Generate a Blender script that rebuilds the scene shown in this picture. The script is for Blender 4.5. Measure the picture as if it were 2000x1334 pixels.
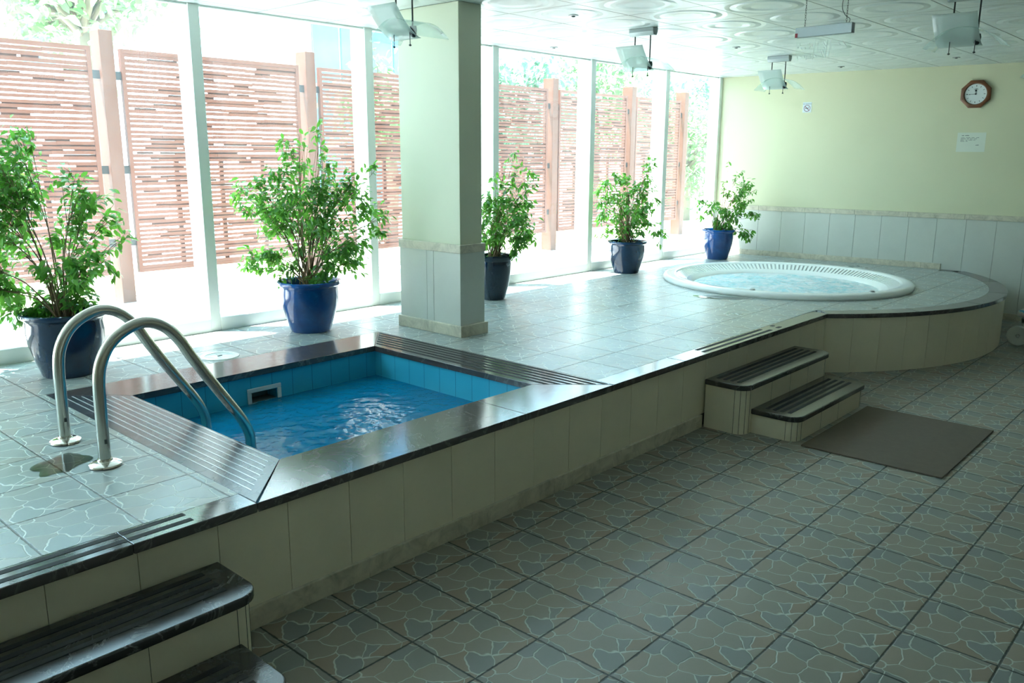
import bpy, bmesh, math, random
from mathutils import Vector, Matrix, noise
PI = math.pi
for o in list(bpy.data.objects): bpy.data.objects.remove(o)
S = bpy.context.scene
COL = S.collection
rnd = random.Random(7)

# ------------------------------------------------------------------ camera
H = 0.501            # height of the raised platform
ZC = 2.755           # ceiling
cam_d = bpy.data.cameras.new('camera'); cam = bpy.data.objects.new('camera', cam_d); COL.objects.link(cam)
cam_d.sensor_width = 36; cam_d.lens = 36*1643.74/2000; cam_d.clip_start = .05; cam_d.clip_end = 300
yaw, pit, rol = 0.7372, -0.2193, 0.0056
fwd = Vector((math.cos(yaw)*math.cos(pit), math.sin(yaw)*math.cos(pit), math.sin(pit)))
r0 = Vector((math.sin(yaw), -math.cos(yaw), 0)); u0 = r0.cross(fwd)
rt = r0*math.cos(rol)+u0*math.sin(rol); up = rt.cross(fwd)
M = Matrix((rt, up, -fwd)).transposed().to_4x4(); M.translation = (-2.1685, -2.6772, 1.7761)
cam.matrix_world = M
S.camera = cam
# ------------------------------------------------------------------ view, world, sun
S.view_settings.view_transform = 'Standard'; S.view_settings.look = 'None'
S.view_settings.gamma = 1; S.view_settings.use_curve_mapping = False
S.view_settings.exposure = 0.42
w = bpy.data.worlds.new('sky'); S.world = w; w.use_nodes = True
bg = w.node_tree.nodes['Background']; bg.inputs[0].default_value = (0.50, 0.84, 1.0, 1); bg.inputs[1].default_value = 5.8
sd = bpy.data.lights.new('sun', 'SUN'); sd.energy = 28; sd.angle = math.radians(.6); sd.color = (1, 1, .97)
so = bpy.data.objects.new('sun', sd); COL.objects.link(so)
so.rotation_euler = Vector((1.0, -1.0, -5.0)).to_track_quat('-Z', 'Y').to_euler(); so.location = (0, 8, 12)
# daylight portal in the plane of the glazing (a sampling guide for the sky, gives off nothing itself)
pd = bpy.data.lights.new('window_portal', 'AREA'); pd.shape = 'RECTANGLE'; pd.size = 13.3; pd.size_y = 2.2
pd.cycles.is_portal = True
po = bpy.data.objects.new('window_portal', pd); COL.objects.link(po); po.location = (1.4, 3.2, 1.65); po.rotation_euler = (-PI/2, 0, 0)
cy = S.cycles
cy.use_denoising = True; cy.max_bounces = 10; cy.diffuse_bounces = 6; cy.glossy_bounces = 4; cy.transparent_max_bounces = 24
cy.transmission_bounces = 6; cy.caustics_reflective = False; cy.caustics_refractive = False; cy.sample_clamp_indirect = 6

# ------------------------------------------------------------------ materials
class N:
    """small node-tree helper"""
    def __init__(s, name):
        s.m = bpy.data.materials.new(name); s.m.use_nodes = True; s.t = s.m.node_tree; s.t.nodes.clear()
        s.out = s.t.nodes.new('ShaderNodeOutputMaterial')
    def n(s, typ, ins=None, **kw):
        x = s.t.nodes.new('ShaderNode'+typ)
        for k, v in kw.items(): setattr(x, k, v)
        for k, v in (ins or {}).items(): s.set(x, k, v)
        return x
    def set(s, x, k, v):
        if isinstance(v, bpy.types.NodeSocket): s.t.links.new(v, x.inputs[k])
        elif isinstance(v, bpy.types.Node): s.t.links.new(v.outputs[0], x.inputs[k])
        else:
            i = x.inputs[k]
            if isinstance(v, (tuple, list)) and len(v) == 3 and i.type == 'RGBA': v = (*v, 1)
            i.default_value = v
    def math(s, op, a, b=0.0, c=0.0): return s.n('Math', {0: a, 1: b, 2: c}, operation=op).outputs[0]
    def mix(s, f, a, b):
        x = s.n('MixRGB', {0: f, 1: a, 2: b}); return x.outputs[0]
    def ramp(s, f, stops):
        x = s.n('ValToRGB', {0: f}); e = x.color_ramp.elements
        while len(e) < len(stops): e.new(.5)
        for i, (p, c) in enumerate(stops):
            e[i].position = p; e[i].color = (*c, 1) if len(c) == 3 else c
        return x.outputs[0]
    def obj(s): return s.n('TexCoord').outputs['Object']
    def noise(s, scale, detail=3, rough=.5, vec=None, dist=0.0):
        x = s.n('TexNoise', {'Scale': scale, 'Detail': detail, 'Roughness': rough, 'Distortion': dist})
        s.set(x, 'Vector', vec if vec is not None else s.obj()); return x.outputs[0]
    def bump(s, h, strength=.3, dist=.01):
        return s.n('Bump', {'Height': h, 'Strength': strength, 'Distance': dist}).outputs[0]
    def bsdf(s, color, rough=.5, metal=0.0, normal=None, **kw):
        b = s.n('BsdfPrincipled'); s.set(b, 'Base Color', color); s.set(b, 'Roughness', rough); s.set(b, 'Metallic', metal)
        if normal is not None: s.set(b, 'Normal', normal)
        for k, v in kw.items(): s.set(b, k.replace('_', ' '), v)
        return b
    def done(s, sh):
        s.t.links.new(sh.outputs[0] if isinstance(sh, bpy.types.Node) else sh, s.out.inputs[0]); return s.m

def simple(name, color, rough=.5, metal=0.0, var=.0, vscale=8, bump=0.0, **kw):
    n = N(name); c = color; nm = None
    if var:
        f = n.noise(vscale, 4); c = n.mix(f, tuple(x*(1-var) for x in color), tuple(min(1, x*(1+var)) for x in color))
    if bump: nm = n.bump(n.noise(vscale*6, 3), bump, .004)
    return n.done(n.bsdf(c, rough, metal, nm, **kw))

def stone_tile(name, rough_lo, rough_hi, gain=1.0, spec=.5, tile=.33, pal=None):
    """square tiles printed and embossed with broken crazy-paving stones"""
    n = N(name); co = n.obj()
    sc = n.n('VectorMath', {0: co, 1: (1/tile, 1/tile, 0)}, operation='MULTIPLY').outputs[0]
    fr = n.n('VectorMath', {0: sc}, operation='FRACTION').outputs[0]
    sep = n.n('SeparateXYZ', {0: fr})
    dx = n.math('ABSOLUTE', n.math('SUBTRACT', sep.outputs[0], .5)); dy = n.math('ABSOLUTE', n.math('SUBTRACT', sep.outputs[1], .5))
    wob = n.math('MULTIPLY', n.math('SUBTRACT', n.noise(45, 2), .5), .02)
    mx = n.math('ADD', n.math('MAXIMUM', dx, dy), wob)
    joint = n.ramp(mx, [(.484, (0, 0, 0)), (.493, (1, 1, 1))])
    nz = n.n('TexNoise', {'Scale': 3.2, 'Detail': 2.0}); n.set(nz, 'Vector', fr)
    off = n.n('VectorMath', {0: nz.outputs[1], 1: (.5, .5, .5)}, operation='SUBTRACT').outputs[0]
    off = n.n('VectorMath', {0: off, 1: (.22, .22, 0)}, operation='MULTIPLY').outputs[0]
    vv = n.n('VectorMath', {0: fr, 1: off}, operation='ADD').outputs[0]
    ve = n.n('TexVoronoi', {'Scale': 3.3, 'Randomness': .95}, voronoi_dimensions='2D', feature='DISTANCE_TO_EDGE'); n.set(ve, 'Vector', vv)
    vc = n.n('TexVoronoi', {'Scale': 3.3, 'Randomness': .95}, voronoi_dimensions='2D', feature='F1'); n.set(vc, 'Vector', vv)
    seam = n.ramp(ve.outputs[0], [(.010, (1, 1, 1)), (.038, (0, 0, 0))])
    rv = n.n('SeparateColor', {0: vc.outputs['Color']}).outputs[0]
    g = gain
    stone = n.ramp(rv, [(0, (.225*g, .168*g, .122*g)), (.35, (.25*g, .20*g, .155*g)), (.6, (.225*g, .205*g, .165*g)), (.74, (.175*g, .188*g, .185*g)), (1, (.18*g, .19*g, .175*g))])
    if pal: stone = n.ramp(rv, pal)
    stone = n.mix(n.math('MULTIPLY', n.noise(60, 4), .25), stone, (.15*g, .16*g, .13*g))
    c = n.mix(n.math('MULTIPLY', seam, .85), stone, (.43*g, .46*g, .41*g)); c = n.mix(joint, c, (.025, .032, .026))
    big = n.noise(1.1, 4, .6); rg = n.ramp(big, [(.35, (rough_lo,)*3), (.65, (rough_hi,)*3)])
    hgt = n.math('ADD', n.math('MULTIPLY', n.math('SUBTRACT', 1.0, seam), .6), n.math('MULTIPLY', n.noise(25, 4), .35))
    hgt = n.math('SUBTRACT', hgt, n.math('MULTIPLY', joint, 1.2))
    return n.done(n.bsdf(c, rg, 0, n.bump(hgt, .5, .004), Specular_IOR_Level=spec))

def marble(name, base, vein, rough=.12, scale=5.0, amt=.35):
    n = N(name); co = n.obj()
    a = n.noise(scale, 8, .62, co, 1.8)
    v = n.ramp(n.math('ABSOLUTE', n.math('SUBTRACT', a, .5)), [(0, (1, 1, 1)), (.022, (0, 0, 0))])
    b = n.noise(scale*.7, 5, .6, co, .6)
    c = n.mix(n.math('MULTIPLY', v, n.math('MULTIPLY', n.noise(2.5, 2), .8*amt)), n.mix(b, tuple(x*.75 for x in base), tuple(x*1.3 for x in base)), vein)
    rg = n.math('ADD', n.math('MULTIPLY', n.noise(14, 5), .06), rough)
    return n.done(n.bsdf(c, rg, Specular_IOR_Level=.75))

def panel_stone(name, base, rough=.45):
    n = N(name)
    a = n.noise(3.5, 6, .65); b = n.noise(60, 3)
    c = n.mix(a, tuple(x*.9 for x in base), tuple(min(1, x*1.07) for x in base))
    c = n.mix(n.math('MULTIPLY', b, .12), c, tuple(x*.7 for x in base))
    return n.done(n.bsdf(c, rough))

def travertine(name, base):
    n = N(name)
    a = n.ramp(n.noise(9, 8, .7, None, .8), [(.3, tuple(x*.62 for x in base)), (.55, base), (.75, tuple(min(1, x*1.2) for x in base))])
    return n.done(n.bsdf(a, .42, 0, n.bump(n.noise(40, 4), .15, .003)))

MT = {}
MT['floor'] = stone_tile('floor_stone_tile', .34, .56, 1.18)
MT['deck'] = stone_tile('deck_stone_tile_lit', .27, .40, 1.5, 1.0, .33, [(0, (.34, .33, .30)), (.45, (.33, .345, .33)), (.7, (.28, .335, .345)), (1, (.30, .34, .345))])  # same stone tile as the floor; window light put in as paler, bluer colours
MT['blackmarble'] = marble('dark_marble', (.030, .028, .027), (.42, .44, .42), .16, 4)
MT['brownmarble'] = marble('brown_marble', (.062, .052, .050), (.45, .43, .40), .11, 3)
MT['skymarble'] = marble('sky_tinted_marble', (.045, .050, .060), (.4, .42, .44), .22, 4)  # coping marble with reflected sky blue mixed into its base colour
MT['coping_line'] = simple('pale_groove_glint', (.55, .58, .60), .2, .3)  # pale tone standing in for sky glinting off the coping grooves
MT['grit'] = simple('anti_slip_grit', (.012, .013, .013), .75, 0, .3, 300)
MT['riser'] = panel_stone('cream_riser_stone', (.80, .73, .56))
MT['wains'] = panel_stone('pale_wainscot_stone', (.58, .595, .535), .35)
MT['trav'] = travertine('travertine_band', (.60, .55, .43))
MT['palegrout'] = simple('pale_grout', (.33, .34, .30), .8)
MT['grout'] = simple('dark_grout', (.10, .095, .07), .9)
MT['paint'] = simple('cream_wall_paint', (.64, .63, .43), .55, 0, .02, 3)
MT['roomshade'] = simple('brown_back_wall', (.42, .39, .31), .7, 0, .03, 2)
MT['pillarpaint'] = simple('cream_pillar_paint', (.64, .66, .50), .42, 0, .02, 3)
MT['whiteframe'] = simple('white_powder_coat', (.80, .84, .80), .35, 0, .02)
MT['steel'] = simple('brushed_steel', (.58, .56, .50), .2, 1.0, .04, 30)
MT['flange'] = simple('polished_steel', (.75, .74, .70), .1, 1.0)
MT['alu'] = simple('satin_aluminium', (.30, .34, .34), .4, .6)
MT['darkmetal'] = simple('dark_metal', (.05, .06, .06), .4, .6)
MT['bluetile'] = None
MT['whiteplastic'] = simple('white_plastic', (.62, .65, .60), .35)
MT['blackhole'] = simple('dark_void', (.01, .02, .02), .8)
MT['throat'] = simple('grey_green_plastic', (.10, .15, .14), .5)
MT['acrylic'] = simple('white_acrylic', (.86, .87, .84), .12, 0, .015)
MT['jetgrey'] = simple('grey_jet', (.35, .36, .34), .3)
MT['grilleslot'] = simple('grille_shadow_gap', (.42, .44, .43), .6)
MT['soil'] = simple('potting_soil', (.05, .033, .02), .9, 0, .4, 40, .6)
MT['bark'] = simple('ficus_bark', (.24, .165, .095), .8, 0, .3, 30)
MT['timber'] = None
MT['mat'] = simple('brown_mat', (.135, .105, .075), .95, 0, .12, 25, .5)
MT['concrete'] = simple('pale_concrete', (.68, .73, .74), .85, 0, .06, 2)
MT['wood'] = simple('clock_wood', (.16, .055, .02), .35, 0, .3, 25)
MT['dial'] = simple('clock_dial', (.78, .82, .80), .3)
MT['ink'] = simple('black_ink', (.02, .025, .025), .6)
MT['inkgrey'] = simple('grey_ink', (.13, .15, .14), .7)
MT['paper'] = simple('white_paper', (.78, .80, .76), .6)
MT['laminate'] = simple('laminated_paper', (.70, .74, .64), .25)
MT['blueprint'] = simple('pale_blue_paper', (.76, .82, .86), .5)
MT['redink'] = simple('sign_ring_ink', (.30, .16, .20), .6)
MT['redled'] = simple('red_plastic', (.25, .0, .012), .3)
MT['etch'] = simple('etched_white', (.92, .97, .95), .5)
MT['cushion'] = None
MT['bldg'] = simple('pale_render', (.80, .80, .78), .8)
MT['trunk'] = simple('tree_bark', (.22, .17, .12), .9, 0, .3, 6)
MT['lawn'] = simple('dry_lawn', (.42, .46, .26), .9, 0, .3, 8)

def m_timber():
    n = N('red_brown_timber'); co = n.obj()
    st = n.n('VectorMath', {0: co, 1: (2.0, 30, 60)}, operation='MULTIPLY').outputs[0]
    a = n.noise(1.0, 5, .6, st); b = n.noise(5, 3)
    c = n.mix(a, (.115, .025, .007), (.19, .050, .018)); c = n.mix(n.math('MULTIPLY', b, .5), c, (.18, .060, .028))
    return n.done(n.bsdf(c, .6))
MT['timber'] = m_timber()
MT['post'] = simple('weathered_post_timber', (.125, .038, .014), .7, 0, .15, 6)

def m_bluetile():
    n = N('blue_pool_tile'); co = n.obj(); s = n.n('SeparateXYZ', {0: co})
    fx = n.math('FRACT', n.math('DIVIDE', n.math('ADD', s.outputs[0], 10.0), .145)); fy = n.math('FRACT', n.math('DIVIDE', n.math('ADD', s.outputs[1], 10.05), .145))
    geo = n.n('NewGeometry'); ns = n.n('SeparateXYZ', {0: geo.outputs['Normal']})
    isx = n.math('GREATER_THAN', n.math('ABSOLUTE', ns.outputs[0]), .5)
    f = n.math('ADD', n.math('MULTIPLY', fy, isx), n.math('MULTIPLY', fx, n.math('SUBTRACT', 1.0, isx)))
    j = n.math('LESS_THAN', f, .022)
    c = n.mix(n.noise(2.5, 3), (.03, .34, .50), (.05, .42, .58)); c = n.mix(j, c, (.02, .16, .24))
    return n.done(n.bsdf(c, .18))
MT['bluetile'] = m_bluetile()

def m_ceiling():
    n = N('embossed_ceiling_tile'); co = n.obj(); T = .6075
    sc = n.n('VectorMath', {0: co, 1: (1/T, 1/T, 0)}, operation='MULTIPLY').outputs[0]
    fr = n.n('VectorMath', {0: sc}, operation='FRACTION').outputs[0]
    s = n.n('SeparateXYZ', {0: fr}); x = n.math('SUBTRACT', s.outputs[0], .5); y = n.math('SUBTRACT', s.outputs[1], .5)
    d = n.math('SQRT', n.math('ADD', n.math('MULTIPLY', x, x), n.math('MULTIPLY', y, y)))
    mx = n.math('MAXIMUM', n.math('ABSOLUTE', x), n.math('ABSOLUTE', y))
    j = n.ramp(mx, [(.490, (0, 0, 0)), (.496, (1, 1, 1))])
    prof = n.ramp(d, [(0, (.3,)*3), (.17, (.34,)*3), (.27, (.95,)*3), (.33, (.95,)*3), (.40, (.25,)*3), (.46, (.5,)*3)])
    c = n.mix(j, (.56, .63, .62), (.22, .25, .245))
    return n.done(n.bsdf(c, .30, 0, n.bump(n.math('SUBTRACT', prof, n.math('MULTIPLY', j, 2.0)), .9, .019)))
MT['ceiling'] = m_ceiling()

def m_glaze(name, dark, mid, rim):
    n = N(name)
    a = n.noise(4, 5, .6, None, .5); b = n.noise(120, 2)
    c = n.ramp(a, [(.3, dark), (.7, mid)]); c = n.mix(n.math('MULTIPLY', n.math('GREATER_THAN', b, .68), .35), c, rim)
    return n.done(n.bsdf(c, .10, 0, None, Coat_Weight=.4, Coat_Roughness=.03))
MT['glaze'] = m_glaze('cobalt_glaze', (.001, .033, .15), (.003, .085, .32), (.05, .17, .38))
MT['glazedark'] = m_glaze('navy_glaze', (.0015, .010, .024), (.002, .017, .04), (.01, .03, .06))
MT['glazemid'] = m_glaze('deep_blue_glaze', (.0015, .014, .042), (.003, .030, .085), (.02, .06, .12))

def m_leaf(name, a, b, trans, tw=.42):
    n = N(name)
    oi = n.n('NewGeometry').outputs['Random Per Island']
    c = n.ramp(oi, [(0, a), (.6, tuple((x+y)/2 for x, y in zip(a, b))), (1, b)])
    p = n.bsdf(c, .32); t = n.n('BsdfTranslucent'); n.set(t, 'Color', n.mix(oi, trans, tuple(x*.75 for x in trans)))
    mx = n.n('MixShader', {0: tw}); n.t.links.new(p.outputs[0], mx.inputs[1]); n.t.links.new(t.outputs[0], mx.inputs[2])
    return n.done(mx)
MT['leaf'] = m_leaf('ficus_leaf', (.028, .12, .030), (.085, .26, .05), (.24, .62, .08), .44)
MT['treeleaf'] = m_leaf('tree_leaf', (.10, .22, .09), (.22, .36, .16), (.35, .55, .2), .45)
MT['treeleafblue'] = m_leaf('tree_leaf_cool', (.08, .18, .12), (.16, .30, .20), (.25, .45, .25), .45)

def m_glass(name, film, tint=(1, 1, 1), rough=.0, smear=True):
    n = N(name)
    tr = n.n('BsdfTransparent'); n.set(tr, 'Color', tint)
    gl = n.n('BsdfGlossy'); n.set(gl, 'Roughness', .01); n.set(gl, 'Color', (1, 1, 1))
    fz = n.n('Fresnel', {'IOR': 1.45}); f = n.math('MULTIPLY', n.math('MULTIPLY', fz.outputs[0], .9), n.math('SUBTRACT', 1.0, n.n('NewGeometry').outputs['Backfacing']))
    m1 = n.n('MixShader', {0: f}); n.t.links.new(tr.outputs[0], m1.inputs[1]); n.t.links.new(gl.outputs[0], m1.inputs[2])
    if not film: return n.done(m1)
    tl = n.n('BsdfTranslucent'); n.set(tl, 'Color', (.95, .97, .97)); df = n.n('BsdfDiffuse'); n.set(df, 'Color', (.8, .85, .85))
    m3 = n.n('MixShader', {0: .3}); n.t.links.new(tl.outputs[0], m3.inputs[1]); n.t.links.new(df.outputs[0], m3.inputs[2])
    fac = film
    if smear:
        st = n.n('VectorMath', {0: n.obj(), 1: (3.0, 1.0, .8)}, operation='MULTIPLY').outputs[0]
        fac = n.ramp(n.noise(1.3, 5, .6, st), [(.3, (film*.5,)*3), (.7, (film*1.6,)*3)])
    m2 = n.n('MixShader', {0: fac}); n.t.links.new(m1.outputs[0], m2.inputs[1]); n.t.links.new(m3.outputs[0], m2.inputs[2])
    return n.done(m2)
MT['glass'] = m_glass('dust_glare_window_glass', .03)  # film is part dust, part painted veil for lens glare around the windows
MT['acrylicclear'] = m_glass('clear_acrylic', .0, (.97, .99, .98))
MT['lampclear'] = m_glass('clear_lamp_glass', .20, (.90, .97, .94), smear=False)
MT['lampfrost'] = m_glass('frosted_lamp_glass', .62, (.80, .92, .88), smear=False)
MT['bldglass'] = simple('blue_facade_glass', (.10, .30, .48), .12, 0, .2, .6)

def m_water(name, tint, b1, s1, b2, s2, body=None):
    n = N(name); co = n.obj()
    h = n.math('ADD', n.math('MULTIPLY', n.noise(s1, 3, .55, co, .6), b1), n.math('MULTIPLY', n.noise(s2, 3, .6, co, .5), b2))
    nm = n.bump(h, 1.0, .02)
    tr = n.n('BsdfTransparent'); n.set(tr, 'Color', tint)
    if body:
        df = n.n('BsdfDiffuse'); n.set(df, 'Color', body); bm_ = n.n('MixShader', {0: .75}); n.t.links.new(tr.outputs[0], bm_.inputs[1]); n.t.links.new(df.outputs[0], bm_.inputs[2]); tr = bm_
    gl = n.n('BsdfGlossy'); n.set(gl, 'Roughness', .02); n.set(gl, 'Normal', nm)
    fz = n.n('Fresnel', {'IOR': 1.42}); n.set(fz, 'Normal', nm)
    mx = n.n('MixShader', {0: fz.outputs[0]}); n.t.links.new(tr.outputs[0], mx.inputs[1]); n.t.links.new(gl.outputs[0], mx.inputs[2])
    return n.done(mx)
MT['water'] = m_water('pool_water', (.30, .80, .95), .25, 14, .05, 34, (.003, .20, .39))
MT['puddle'] = m_water('thin_water_film', (.80, .86, .84), .0, 6, .02, 30)
def m_foam():
    n = N('bubbling_water'); co = n.obj()
    a = n.noise(11, 6, .7, co, 1.2); b = n.noise(3.2, 3, .5, co, .5)
    c = n.ramp(n.math('ADD', n.math('MULTIPLY', a, .7), n.math('MULTIPLY', b, .35)), [(.36, (.25, .64, .74)), (.47, (.55, .83, .88)), (.57, (.90, .95, .96))])
    return n.done(n.bsdf(c, .16, 0, n.bump(a, .9, .03)))
MT['foam'] = m_foam()
def m_cushion():
    n = N('blue_white_cushion_fabric')
    a = n.noise(7, 2, .5, None, 1.5)
    c = n.ramp(a, [(.42, (.05, .22, .36)), (.47, (.10, .36, .52)), (.52, (.70, .72, .66)), (.60, (.62, .50, .48))])
    return n.done(n.bsdf(c, .85))
MT['cushion'] = m_cushion()

# ------------------------------------------------------------------ mesh helpers
class MB:
    def __init__(s): s.v = []; s.f = []
    def add(s, vs, fs):
        b = len(s.v); s.v += [tuple(v) for v in vs]; s.f += [tuple(i+b for i in f) for f in fs]; return s
    def box(s, x0, y0, z0, x1, y1, z1, T=None):
        vs = [(x, y, z) for z in (z0, z1) for y in (y0, y1) for x in (x0, x1)]
        if T: vs = [T(*v) for v in vs]
        return s.add(vs, [(0, 2, 3, 1), (4, 5, 7, 6), (0, 1, 5, 4), (2, 6, 7, 3), (0, 4, 6, 2), (1, 3, 7, 5)])
    def prism(s, poly, z0, z1, T=None):
        n = len(poly); vs = [(x, y, z0) for x, y in poly]+[(x, y, z1) for x, y in poly]
        if T: vs = [T(*v) for v in vs]
        return s.add(vs, [tuple(range(n))[::-1], tuple(range(n, 2*n))]+[(i, (i+1) % n, n+(i+1) % n, n+i) for i in range(n)])
    def lathe(s, prof, c=(0, 0, 0), n=48, a0=0, a1=2*PI, cap=False):
        full = abs(a1-a0-2*PI) < 1e-6; k = n if full else n+1; vs = []; m = len(prof)
        for i in range(k):
            a = a0+(a1-a0)*i/n; ca, sa = math.cos(a), math.sin(a)
            vs += [(c[0]+r*ca, c[1]+r*sa, c[2]+z) for r, z in prof]
        fs = []
        for i in range(n):
            j = (i+1) % k
            fs += [(i*m+q, j*m+q, j*m+q+1, i*m+q+1) for q in range(m-1)]
        if cap: fs += [tuple(i*m for i in range(k))[::-1], tuple(i*m+m-1 for i in range(k))]
        return s.add(vs, fs)
    def tube(s, pts, r, n=8, cap=True):
        pts = [Vector(p) for p in pts]; m = len(pts); rs = r if isinstance(r, (list, tuple)) else [r]*m
        vs = []; ref = None
        for i in range(m):
            t = (pts[min(i+1, m-1)]-pts[max(i-1, 0)]).normalized()
            if ref is None:
                ref = Vector((0, 0, 1)) if abs(t.z) < .9 else Vector((1, 0, 0))
                ref = (ref-t*ref.dot(t)).normalized()
            else:
                ref = (ref-t*ref.dot(t)); ref = ref.normalized() if ref.length > 1e-6 else t.orthogonal().normalized()
            b = t.cross(ref)
            for k in range(n):
                a = 2*PI*k/n; vs.append(pts[i]+(ref*math.cos(a)+b*math.sin(a))*rs[i])
        fs = [(i*n+k, i*n+(k+1) % n, (i+1)*n+(k+1) % n, (i+1)*n+k) for i in range(m-1) for k in range(n)]
        if cap: fs += [tuple(range(n))[::-1], tuple(range((m-1)*n, m*n))]
        return s.add(vs, fs)
    def grid(s, fn, nu, nv):
        vs = [fn(i/nu, j/nv) for j in range(nv+1) for i in range(nu+1)]
        return s.add(vs, [(j*(nu+1)+i, j*(nu+1)+i+1, (j+1)*(nu+1)+i+1, (j+1)*(nu+1)+i) for j in range(nv) for i in range(nu)])

WL = {}
def obj(name, mb, mat, parent=None, loc=(0, 0, 0), smooth=False, bevel=0.0, solid=0.0, seg=2):
    base = WL[parent.name] if parent is not None else Vector(loc)
    me = bpy.data.meshes.new(name)
    me.from_pydata([tuple(Vector(v)-base) for v in mb.v], [], mb.f)
    bm = bmesh.new(); bm.from_mesh(me); bmesh.ops.recalc_face_normals(bm, faces=bm.faces)
    if name in ('pool_water', 'hot_tub_water', 'water_puddle') and sum(f.normal.z*f.calc_area() for f in bm.faces) < 0: bmesh.ops.reverse_faces(bm, faces=bm.faces)
    bm.to_mesh(me); bm.free()
    me.materials.append(MT[mat] if isinstance(mat, str) else mat)
    o = bpy.data.objects.new(name, me); COL.objects.link(o)
    if parent is not None: o.parent = parent
    else: o.location = base
    WL[o.name] = Vector(base)
    if solid:
        md = o.modifiers.new('thickness', 'SOLIDIFY'); md.thickness = solid; md.offset = 0
    if bevel:
        md = o.modifiers.new('soft_edges', 'BEVEL'); md.width = bevel; md.segments = seg; md.limit_method = 'ANGLE'; md.angle_limit = math.radians(40)
    if smooth:
        me.polygons.foreach_set('use_smooth', [True]*len(me.polygons))
        if smooth == 'auto':
            try: me.set_sharp_from_angle(angle=math.radians(35))
            except Exception: pass
    return o
def tag(o, label=None, cat=None, group=None, kind=None):
    if label: o['label'] = label
    if cat: o['category'] = cat
    if group: o['group'] = group
    if kind: o['kind'] = kind
    return o
def thing(name, loc, label, cat, group=None, kind=None):
    o = bpy.data.objects.new(name, None); COL.objects.link(o); o.location = loc; o.empty_display_size = .1; WL[o.name] = Vector(loc)
    return tag(o, label, cat, group, kind)
def dup(root, delta, label=None, group=None):
    c = root.copy(); COL.objects.link(c); c.location = root.location+Vector(delta); WL[c.name] = Vector(c.location)
    if label: c['label'] = label
    if group: c['group'] = group
    for ch in list(root.children):
        d = ch.copy(); COL.objects.link(d); d.parent = c
        for g in list(ch.children):
            e = g.copy(); COL.objects.link(e); e.parent = d
    return c
def arc(cx, cy, r, a0, a1, n): return [(cx+r*math.cos(a0+(a1-a0)*i/n), cy+r*math.sin(a0+(a1-a0)*i/n)) for i in range(n+1)]
def catmull(P, n=6):
    P = [Vector(p) for p in P]; out = []
    for i in range(len(P)-1):
        a, b, c, d = P[max(i-1, 0)], P[i], P[i+1], P[min(i+2, len(P)-1)]
        for k in range(n):
            t = k/n
            out.append(.5*((2*b)+(c-a)*t+(2*a-5*b+4*c-d)*t*t+(3*b-a-3*c+d)*t**3))
    return out+[P[-1]]
# frame of the slightly skewed end wall: s runs from the window corner towards the viewer's right, d out into the room
WY = 2.97; WXC = 8.092
WD = Vector((.0886, -1, 0)).normalized(); WN = Vector((-WD.y*-1, 0, 0)); WN = Vector((WD.y, -WD.x, 0))
def wp(s, d, z): p = Vector((WXC, WY, 0))+WD*s+WN*d; return (p.x, p.y, z)
def ws(y): return (WY-y)/.9961

XL, YB = -5.2, -4.6     # far left and back of the room, out of the photo
# ------------------------------------------------------------------ structure
mb = MB(); mb.box(XL, YB, -.12, 9.2, .03, 0, None); obj('floor', mb, 'floor', None, (0, -.1848, 0)).__setitem__('kind', 'structure')
mb = MB(); mb.box(XL, YB, ZC, 9.2, WY+.045, ZC+.12); obj('ceiling', mb, 'ceiling', None, (3.14, .42, ZC)).__setitem__('kind', 'structure')
mb = MB(); mb.box(-.16, -.14, 0, 7.8, 0, ZC+.1, wp); obj('wall_right', mb, 'paint')['kind'] = 'structure'
mb = MB(); mb.box(XL-.12, YB, 0, XL, WY+.16, ZC+.1); obj('wall_left', mb, 'roomshade')['kind'] = 'structure'
mb = MB(); mb.box(XL-.12, YB-.12, 0, 9.2, YB, ZC+.1); obj('wall_back', mb, 'roomshade')['kind'] = 'structure'
# wainscot of the end wall: stone panels, travertine cap and skirting
sP = ws(.173)
mb = MB(); k = .003; s = .0
while s < 7.4:
    e = s+.302; lo = .0 if s > ws(-.02)-.3 else .0
    mb.box(s+.0015, .002, lo, e-.0015, .014, 1.082, wp); s = e
wt = obj('trim_1', mb, 'wains', None, (0, 0, 0), bevel=.001); wt['kind'] = 'structure'
mb = MB(); mb.box(0, 0, 0, 7.4, .006, 1.08, wp); obj('trim_grout', mb, 'palegrout', wt)
mb = MB()
for i in range(13): mb.box(i*.6+.001, .0, 1.082, i*.6+.599, .024, 1.14, wp)
obj('trim_2', mb, 'trav', bevel=.003)['kind'] = 'structure'
mb = MB()
for a, b in ((.0, .7), (.7, 1.32), (1.32, 2.0), (2.0, 2.6), (2.6, sP)): mb.box(a+.001, .0, H, b-.001, .028, H+.066, wp)
obj('baseboard_right', mb, 'trav', bevel=.002)['kind'] = 'structure'
mb = MB(); mb.box(ws(-.02), .0, 0, 7.4, .028, .07, wp); obj('baseboard_2', mb, 'trav', bevel=.002)['kind'] = 'structure'

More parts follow.
